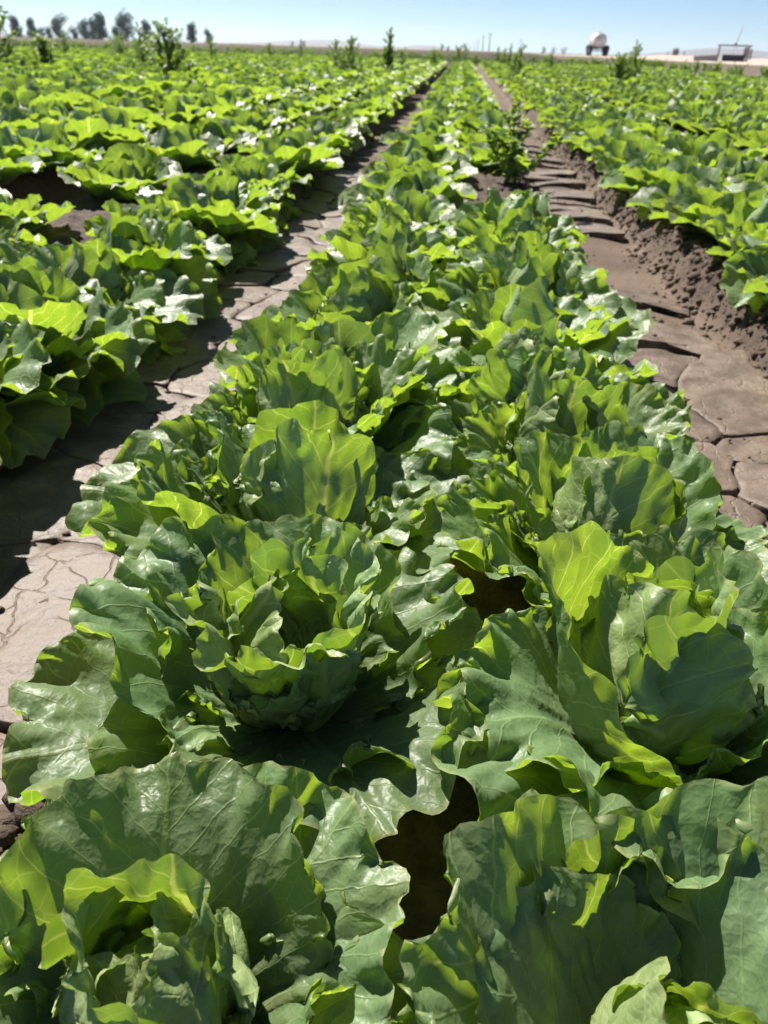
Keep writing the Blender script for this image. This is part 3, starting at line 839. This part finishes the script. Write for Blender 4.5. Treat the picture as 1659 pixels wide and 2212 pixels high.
def weed_meshes(seed, h, w, lsize, n_branch):
    rg = np.random.default_rng(seed)
    stems = []; P, D, U, S = [], [], [], []
    lean = rg.uniform(-.08, .08, 2)
    main = np.array([[lean[0] * h * t * t, lean[1] * h * t * t, h * t] for t in np.linspace(0, 1, 7)])
    stems.append(tube(main, np.linspace(.010, .003, 7) * (h / .8)))
    axes = [(main, .75)]
    for i in range(n_branch):
        t = .08 + .80 * (i / n_branch); a = i * 2.4 + rg.uniform(-.4, .4)
        st = np.array([np.interp(t, np.linspace(0, 1, 7), main[:, k]) for k in range(3)])
        ln = w * .5 * (1.0 - .72 * t) * rg.uniform(.6, 1.25) * 1.4
        up = rg.uniform(.5, 1.2)
        q = np.array([st + ln * s * np.array([math.cos(a), math.sin(a), 0]) * (1 - .25 * s) + np.array([0, 0, up * ln * s]) for s in np.linspace(0, 1, 4)])
        stems.append(tube(q, np.linspace(.005, .0015, 4) * (h / .8), 4)); axes.append((q, 1.0))
    for q, k in axes:
        L = np.linalg.norm(np.diff(q, axis=0), axis=1).sum()
        m = int(20 + L / lsize * 13)
        for i in range(m):
            t = rg.random() ** .75
            p = np.array([np.interp(t, np.linspace(0, 1, len(q)), q[:, j]) for j in range(3)])
            a = rg.uniform(0, 6.28)
            P.append(p); D.append([math.cos(a), math.sin(a), rg.uniform(-.25, .9)]); U.append([rg.normal(0, .4), rg.normal(0, .4), 1.0]); S.append(lsize * rg.uniform(.5, 1.25) * (1.15 - .5 * p[2] / h))
    V, F = merge(stems)
    return mesh_from('weed_stem', V, F, [STEM]), leaves_mesh('weed_foliage', P, D, U, S, WEED)
def put_weed(x, y, h, w, label, group=None, lsize=.055, nb=16, seed=0, z=.09):
    root = bpy.data.objects.new('weed', None); col.objects.link(root); root.location = (x, y, z); root.empty_display_size = .1
    a, b = weed_meshes(seed, h, w, lsize, nb)
    link('stem', a, root); f = link('foliage', b, root); f['kind'] = 'stuff'
    props(root, label, 'weed', group)
put_weed(.27, 4.15, .36, .36, 'bushy green weed beside the bare patch in the middle bed', None, .06, 8, 1)
put_weed(-7.95, 14.7, 1.22, .85, 'tallest dark weed standing at the field side below the tree row', None, .075, 28, 2)
put_weed(-7.2, 14.9, .62, .5, 'shorter weed leaning against the tallest dark weed', None, .08, 18, 12)
put_weed(-4.35, 13.0, .80, .70, 'wide bushy weed among the lettuces, in front of the leaning tree', None, .075, 26, 3)
put_weed(-1.70, 20.4, .98, .42, 'tall slim weed rising above the berm beside the shaded furrow', None, .07, 24, 4)
put_weed(-11.6, 25.3, .74, .5, 'weed spire below the broad twin-crowned tree', None, .055, 18, 5)
put_weed(-10.3, 26.3, .72, .7, 'broad weed clump below the tallest tree', None, .055, 20, 6)
put_weed(-.98, 30.5, .60, .55, 'round weed at the end of the shaded furrow', None, .055, 18, 7)
put_weed(-.15, 35.5, .72, .85, 'broad weed closing the far end of the middle bed', None, .055, 22, 8)
put_weed(5.3, 31.0, .55, .45, 'slim weed near the tank trailer by the far berm', None, .055, 14, 9)
put_weed(7.0, 27.5, .50, .45, 'weed at the foot of the pale dirt road bank', None, .055, 14, 10)
put_weed(4.2, 22.0, .46, .42, 'low weed among the lettuces toward the dirt road', None, .055, 14, 11)
ra = random.Random(77)
for i in range(26):
    y = ra.uniform(16, 40); x = ra.uniform(-.42, .20) * y
    if abs(x) < 1.0: x -= 2.2
    put_weed(x, y, ra.uniform(.55, .9), ra.uniform(.3, .5), 'slender feathery weed rising above the far lettuce rows', 'weeds scattered over the far rows', .055, 14, 400 + i)
wm = [weed_meshes(50 + i, .42, .5, .06, 8)[1] for i in range(3)]
pts, rots, scs = [], [], []
for i in range(620):
    if ra.random() < .88:
        x = ra.uniform(-34, 9); y = FIELD_Y - abs(ra.gauss(0, 1.4))
    else:
        y = ra.uniform(16, 42); x = FIELD_X - .2 - abs(ra.gauss(0, .35))
    pts.append((x, y, .1)); rots.append((ra.uniform(-.15, .15), ra.uniform(-.15, .15), ra.uniform(0, 6.28))); scs.append(ra.uniform(.55, 1.15))
scatter('weedy_margin', pts, rots, scs, wm, 'dark green weeds crowding the far edge of the field', 'weeds')

def at(px, dist, dz=0.0):
    """a point that far out in the direction of picture column px (of 1659), on the ground there"""
    d = _f + _r2 * ((px - 829.5) / 1662) - _u2 * ((77 + .0314 * px - 1106) / 1662)
    d = Vector((d.x, d.y, 0)).normalized() * dist
    return Vector((d.x, d.y, float(ground_h(np.array([d.x]), np.array([d.y]), False)[0]) + dz))

def tree(px, dist, h, w, seed, label, lean=0.0, blobs=7, group='trees beyond the berm', name='tree', n=3600):
    rg = np.random.default_rng(seed)
    root = bpy.data.objects.new(name, None); col.objects.link(root); root.location = at(px, dist); root.empty_display_size = 1
    top = np.array([lean * h, 0, h * .62])
    tr = [np.array([0, 0, 0]), top * .35 + rg.normal(0, .04, 3) * h, top * .7, top]
    stems = [tube(tr, np.array([.045, .036, .026, .012]) * h * .6, 7)]
    P, D, U, S = [], [], [], []
    for b in range(blobs):
        f = (b + .5) / blobs
        a = rg.uniform(0, 6.28); zz = h * (.12 + .80 * f)
        rr = w * .30 * (1 - .55 * abs(f - .4)) * rg.uniform(.3, 1.1)
        c = np.array([lean * zz * 1.1 + rr * math.cos(a), rr * math.sin(a), zz])
        stt = np.array([np.interp(min(zz * .6, top[2]), [q[2] for q in tr], [q[k] for q in tr]) for k in range(3)])
        stems.append(tube([stt, (stt + c) / 2 + rg.normal(0, .02, 3) * h, c], np.array([.014, .009, .004]) * h, 5))
        br = w * rg.uniform(.19, .30)
        m = n // blobs
        d = rg.normal(0, 1, (m, 3)); d /= np.linalg.norm(d, axis=1, keepdims=True)
        rad = br * rg.random((m, 1)) ** .4 * (1 + .35 * np.sin(d[:, :1] * 5 + b) * np.cos(d[:, 2:] * 4))
        p = c + d * rad * np.array([1, 1, .85])
        P.append(p); D.append(d + np.array([0, 0, -.5])); U.append(rg.normal(0, .5, (m, 3)) + np.array([0, 0, 1])); S.append(rg.uniform(.14, .38, m) * h / 5)
    V, F = merge(stems)
    link('trunk', mesh_from('trunk', V, F, [BARK]), root)
    cr = link('crown', leaves_mesh('crown', np.concatenate(P), np.concatenate(D), np.concatenate(U), np.concatenate(S), TREE, .6), root)
    cr['kind'] = 'stuff'
    props(root, label, 'tree', group)
def px2m(px, dist): return px / 2216 * dist
TR = [  # column, top row above the horizon in px, width px, lean, label
    (34, 38, 26, 0, 'tree behind the tallest weed, at the open end of the tree row'), (70, 34, 20, .02, 'slim pointed tree standing apart near the end of the tree row'),
    (90, 16, 18, 0, 'low round bush-like tree between the slim tree and the twin-crowned tree'), (132, 42, 32, 0, 'broad twin-crowned tree in the row'), (108, 18, 18, 0, 'short tree hugging the twin-crowned tree'),
    (160, 20, 24, 0, 'low spreading tree between the twin-crowned tree and the tall clump'), (184, 34, 32, 0, 'round-crowned tree joining the tall clump'), (205, 38, 28, 0, 'middle tree of the tall clump'), (223, 50, 28, 0, 'tallest ragged tree of the clump with an uneven top'),
    (250, 24, 20, 0, 'small tree tucked beside the large drooping tree'), (272, 52, 38, 0, 'large drooping tree at the end of the clump'), (323, 38, 22, -.16, 'lone tree with a leaning crown'),
    (415, 37, 25, 0, 'lone upright tree with a dense rounded crown'), (451, 24, 22, 0, 'small round tree farthest from the clump')]
for i, (px, hh, ww, ln, lab) in enumerate(TR):
    d = 235 + 12 * (i % 4)
    tree(px, d, px2m(hh + 6, d), px2m(ww, d) * 1.25, 200 + i, lab, ln, 11 if hh > 30 else 7)
SH = [(15, 14, 24, 'low scrub at the open end of the tree row'), (50, 11, 22, 'low scrub between the first two trees of the row'), (146, 12, 22, 'low scrub at the foot of the twin-crowned tree'), (238, 13, 24, 'low scrub at the foot of the tall tree clump'), (292, 9, 22, 'low scrub between the drooping tree and the leaning tree'), (372, 12, 14, 'low shrub on the berm between the lone upright and leaning trees'), (393, 7, 22, 'flat shrub at the foot of the lone upright tree'), (655, 9, 16, 'small dark shrub on the berm before the mountains'), (632, 6, 12, 'tiny shrub beside the small dark shrub on the berm'), (955, 12, 8, 'narrow dark shrub behind the middle bed weeds'), (968, 8, 10, 'low rounded shrub behind the middle bed weeds'), (1006, 14, 22, 'broad dark shrub beyond the end of the middle bed'),
      (1121, 6, 10, 'tiny shrub at the foot of the single pole'), (1174, 9, 12, 'dark shrub between the single pole and the tank trailer'), (1196, 8, 18, 'flat shrub between the poles and the tank trailer'), (1218, 9, 14, 'green shrub closest to the tank trailer')]
for i, (px, hh, ww, lab) in enumerate(SH):
    d = 150
    tree(px, d, px2m(hh + 8, d), px2m(ww, d) * 1.3, 300 + i, lab, 0, 4, 'shrubs beyond the berm', 'shrub', 900)
tree(1440, 72, px2m(10, 72), px2m(18, 72), 330, 'small shrub beside the concrete standpipe toward the tank', 0, 4, 'shrubs by the dirt road', 'shrub', 400)
tree(1478, 73, px2m(11, 73), px2m(14, 73), 331, 'green shrub beside the concrete standpipe toward the gate', 0, 4, 'shrubs by the dirt road', 'shrub', 400)

# ------------------------------------------------------------------ utility poles
for px, d, h, lab in ((1056, 520, 9.2, 'tallest of the row of utility poles far beyond the field'), (1042, 620, 9.2, 'second utility pole of the far row'), (1032, 800, 9.0, 'third, smaller utility pole of the far row'), (1024, 980, 9.0, 'faintest utility pole ending the far row'), (1123, 700, 9.0, 'single thin utility pole standing apart from the row')):
    root = bpy.data.objects.new('utility_pole', None); col.objects.link(root); root.location = at(px, d); root.empty_display_size = 1
    V, F = tube([(0, 0, -.3), (0, 0, h * .5), (0, 0, h)], [.30, .26, .2], 8)
    link('pole', mesh_from('pole', V, F, [POLEW]), root)
    V, F = tube([(-1.1, 0, h * .93), (1.1, 0, h * .93)], [.09, .09], 5)
    link('crossarm', mesh_from('crossarm', V, F, [POLEW]), root)
    for x in (-1.0, -.4, .4, 1.0):
        V, F = tube([(x, 0, h * .93), (x, 0, h * .93 + .12), (x, 0, h * .93 + .24)], [.05, .08, .03], 6)
        link('insulator', mesh_from('insulator', V, F, [STEEL]), root)
    props(root, lab, 'utility pole', 'utility poles far beyond the field')

# ------------------------------------------------------------------ tank trailer
def box(bm, c, s, rot=None):
    r = bmesh.ops.create_cube(bm, size=1.0)
    M4 = Matrix.Translation(c) @ (rot or Matrix()) @ Matrix.Diagonal((*s, 1))
    bmesh.ops.transform(bm, matrix=M4, verts=r['verts'])
def bm_obj(name, bm, mat, parent, bevel=0.0, smooth=False):
    if bevel: bmesh.ops.bevel(bm, geom=list(bm.edges), offset=bevel, segments=2, affect='EDGES')
    me = bpy.data.meshes.new(name); bm.to_mesh(me); bm.free(); me.materials.append(mat)
    if smooth: me.polygons.foreach_set('use_smooth', np.ones(len(me.polygons), bool))
    return link(name, me, parent)
def lathe(prof_, axis='Y', seg=32):
    """prof_: (r, h) pairs revolved about an axis"""
    V, F = [], []; n = len(prof_)
    for r, h in prof_:
        for k in range(seg):
            a = 2 * math.pi * k / seg
            p = (r * math.cos(a), h, r * math.sin(a)) if axis == 'Y' else ((h, r * math.cos(a), r * math.sin(a)) if axis == 'X' else (r * math.cos(a), r * math.sin(a), h))
            V.append(p)
    for i in range(n - 1):
        for k in range(seg):
            F.append((i * seg + k, i * seg + (k + 1) % seg, (i + 1) * seg + (k + 1) % seg, (i + 1) * seg + k))
    return V, F
t = bpy.data.objects.new('tank_trailer', None); col.objects.link(t); t.location = at(1287, 100); t.rotation_euler = (0, 0, R(4)); t.empty_display_size = 1
props(t, 'white cylindrical water tank trailer parked on the far bank', 'trailer')
Rt = .70
V, F = lathe([(.001, -1.46), (.30, -1.45), (.52, -1.40), (.64, -1.32), (.685, -1.24), (Rt, -1.2), (Rt + .012, -1.19), (Rt + .012, -1.14), (Rt, -1.13), (Rt, 1.13), (Rt, 1.2), (.64, 1.32), (.52, 1.4), (.30, 1.45), (.001, 1.46)])
tk = link('tank', mesh_from('tank', [(a, b, c + 1.42) for a, b, c in V], F, [TANKW]), t)
for yy in (-.75, .1, .9):
    V, F = lathe([(Rt + .002, yy - .03), (Rt + .014, yy - .025), (Rt + .014, yy + .025), (Rt + .002, yy + .03)])
    link('strap', mesh_from('strap', [(a, b, c + 1.42) for a, b, c in V], F, [STEEL]), tk)
V, F = lathe([(.001, 2.30), (.16, 2.29), (.23, 2.25), (.24, 2.2), (.22, 2.18), (.22, 2.05)], 'Z', 20)
link('hatch', mesh_from('hatch', [(a, b - .1, c) for a, b, c in V], F, [TANKW]), tk)
V, F = lathe([(.001, -1.475), (.10, -1.47), (.12, -1.46), (.12, -1.43)])
link('end_port', mesh_from('end_port', [(a - .12, b, c + 1.60) for a, b, c in V], F, [STEEL]), tk)
bm = bmesh.new()
for x in (-.42, .42): box(bm, (x, 0, .72), (.10, 2.9, .14))
for y in (-1.3, -.4, .5, 1.3): box(bm, (0, y, .70), (.9, .09, .10))
for y in (-1.1, .2, 1.1):
    for x in (-.36, .36): box(bm, (x, y, .84), (.12, .22, .16))
bm_obj('chassis', bm, DARKM, t)
bm = bmesh.new(); box(bm, (0, -.45, .46), (1.7, .09, .09)); bm_obj('axle', bm, DARKM, t)
bm = bmesh.new(); box(bm, (-.2, 2.0, .66), (.09, 1.3, .09), Matrix.Rotation(R(-18), 4, 'Z')); box(bm, (.2, 2.0, .66), (.09, 1.3, .09), Matrix.Rotation(R(18), 4, 'Z')); box(bm, (0, 2.62, .45), (.09, .09, .9)); bm_obj('drawbar', bm, DARKM, t)
for x in (-.88, .88):
    for y in (-.95, .05):
        V, F = lathe([(.20, -.12), (.40, -.13), (.455, -.09), (.465, 0), (.455, .09), (.40, .13), (.20, .12)], 'X', 28)
        w = link('wheel', mesh_from('wheel', V, F, [RUBBER]), t, (x, y, .465))
        V, F = lathe([(.001, .09 * (1 if x > 0 else -1)), (.09, .10 * (1 if x > 0 else -1)), (.11, .05 * (1 if x > 0 else -1)), (.19, .04 * (1 if x > 0 else -1)), (.215, .10 * (1 if x > 0 else -1)), (.215, 0)], 'X', 20)
        link('rim', mesh_from('rim', V, F, [STEEL]), w)
    bm = bmesh.new()
    a = [R(q) for q in range(0, 181, 15)]
    for i in range(len(a) - 1):
        for yc in (-.95, .05):
            m_ = (a[i] + a[i + 1]) / 2
            box(bm, (x, yc + .53 * math.cos(m_), .465 + .53 * math.sin(m_)), (.34, .15, .02), Matrix.Rotation(m_ - math.pi / 2, 4, 'X'))
    bm_obj('mudguard', bm, DARKM, t)
bm = bmesh.new()
for x in (-.30, -.12, .1, .28): box(bm, (x, -1.35, .58), (.03, .03, .22))
box(bm, (0, -1.38, .46), (.8, .05, .06))
bm_obj('rear_valves', bm, DARKM, t)

# ------------------------------------------------------------------ canal gate and standpipe by the dirt road
g0 = at(1582, 58)
g = bpy.data.objects.new('canal_gate', None); col.objects.link(g); g.location = (g0.x, g0.y, g0.z - .12); g.rotation_euler = (0, 0, R(-14)); g.empty_display_size = 1
props(g, 'pale concrete canal gate frame with a thin tilted lift rod', 'gate')
for nm, c, s in (('post', (-.85, 0, .40), (.11, .14, 1.0)), ('post', (.80, 0, .32), (.13, .16, 1.16)), ('beam', (0, 0, .94), (1.94, .15, .09)), ('panel', (.72, .09, .62), (.34, .06, .50)), ('side_post', (.98, .1, .52), (.10, .10, .55))):
    bm = bmesh.new(); box(bm, c, s); bm_obj(nm, bm, CONC, g, .008)
V, F = tube([(0, 0, .40), (0, 0, .97)], [.012, .012], 6); rod = link('gate_stem', mesh_from('gate_stem', V, F, [STEEL]), g)
V, F = tube([(.02, 0, .98), (.12, 0, 1.5), (.24, .0, 2.02)], [.022, .018, .014], 7); link('lift_rod', mesh_from('lift_rod', V, F, [STEEL]), g)
V, F = lathe([(.05, .985), (.13, .985), (.14, 1.0), (.13, 1.015), (.05, 1.015)], 'Z', 20); link('hand_wheel', mesh_from('hand_wheel', V, F, [STEEL]), g)
bm = bmesh.new(); box(bm, (0, .02, 1.03), (.12, .12, .09)); bm_obj('gear_box', bm, DARKM, g)
bm = bmesh.new(); box(bm, (.05, .06, .26), (1.3, .06, .42)); bm_obj('gate_leaf', bm, DARKM, g, .01)
bm = bmesh.new(); box(bm, (-1.55, .1, .22), (1.35, .16, .34), Matrix.Rotation(R(-5), 4, 'Y')); w = bm_obj('wing_wall', bm, CONC, g, .01)
s0 = at(1457, 74)
sp = bpy.data.objects.new('concrete_standpipe', None); col.objects.link(sp); sp.location = s0; sp.empty_display_size = .5
props(sp, 'weathered concrete standpipe of three upright slabs on the dirt mound', 'standpipe')
for x, h in ((-.17, .44), (.0, .48), (.17, .47)):
    bm = bmesh.new(); box(bm, (x, 0, h / 2 - .03), (.13, .3, h + .06)); bm_obj('slab', bm, CONC, sp, .012)
bm = bmesh.new(); box(bm, (0, .16, .16), (.5, .12, .36)); bm_obj('back_slab', bm, CONC, sp, .01)

# ------------------------------------------------------------------ far mountains
N = NT('mountain_rock')
ps = N.n('NewGeometry').outputs['Position']
nn = N.n('TexNoise', {'Vector': ps, 'Scale': .02, 'Detail': 6.0}).outputs[0]
ROCK = N.out(N.n('BsdfPrincipled', {'Base Color': N.mix(nn, C(.10, .055, .075), C(.19, .165, .14)), 'Roughness': .9}).outputs[0])
ang = np.radians(np.linspace(-50, 50, 260)); dep = np.linspace(0, 1, 14)
A, Dp = np.meshgrid(ang, dep)
deg = np.degrees(A)
env = np.exp(-((deg + 9) / 3.6) ** 2) * 17 + np.exp(-((deg + 2.2) / 1.6) ** 2) * 9 + np.exp(-((deg - 15) / 3.2) ** 2) * 24 + np.exp(-((deg - 23) / 5) ** 2) * 34 + np.exp(-((deg + 38) / 9) ** 2) * 18 + 1.5
rid = env * (1 + .35 * fbm(deg * .9, Dp * 3, 4, 61)) * np.sin(np.pi * np.clip(Dp, 0, 1)) ** .8
rad = 2700 + 700 * Dp
V = np.stack([np.sin(A) * rad, np.cos(A) * rad, rid - 1.0], -1).reshape(-1, 3)
props(link('mountains', mesh_from('mountains', V, grid_faces(14, 260), [ROCK])), kind='structure')

# ------------------------------------------------------------------ the air
bm = bmesh.new(); box(bm, (0, 0, 24), (8400, 8400, 56))
N = NT('air'); o = N.n('OutputMaterial')
pv = N.n('VolumePrincipled', {'Color': C(.74, .87, 1.0), 'Density': .00018, 'Anisotropy': .35})
N.t.links.new(pv.outputs[0], o.inputs['Volume'])
hz = bm_obj('haze', bm, N.m, None)
props(hz, kind='stuff')
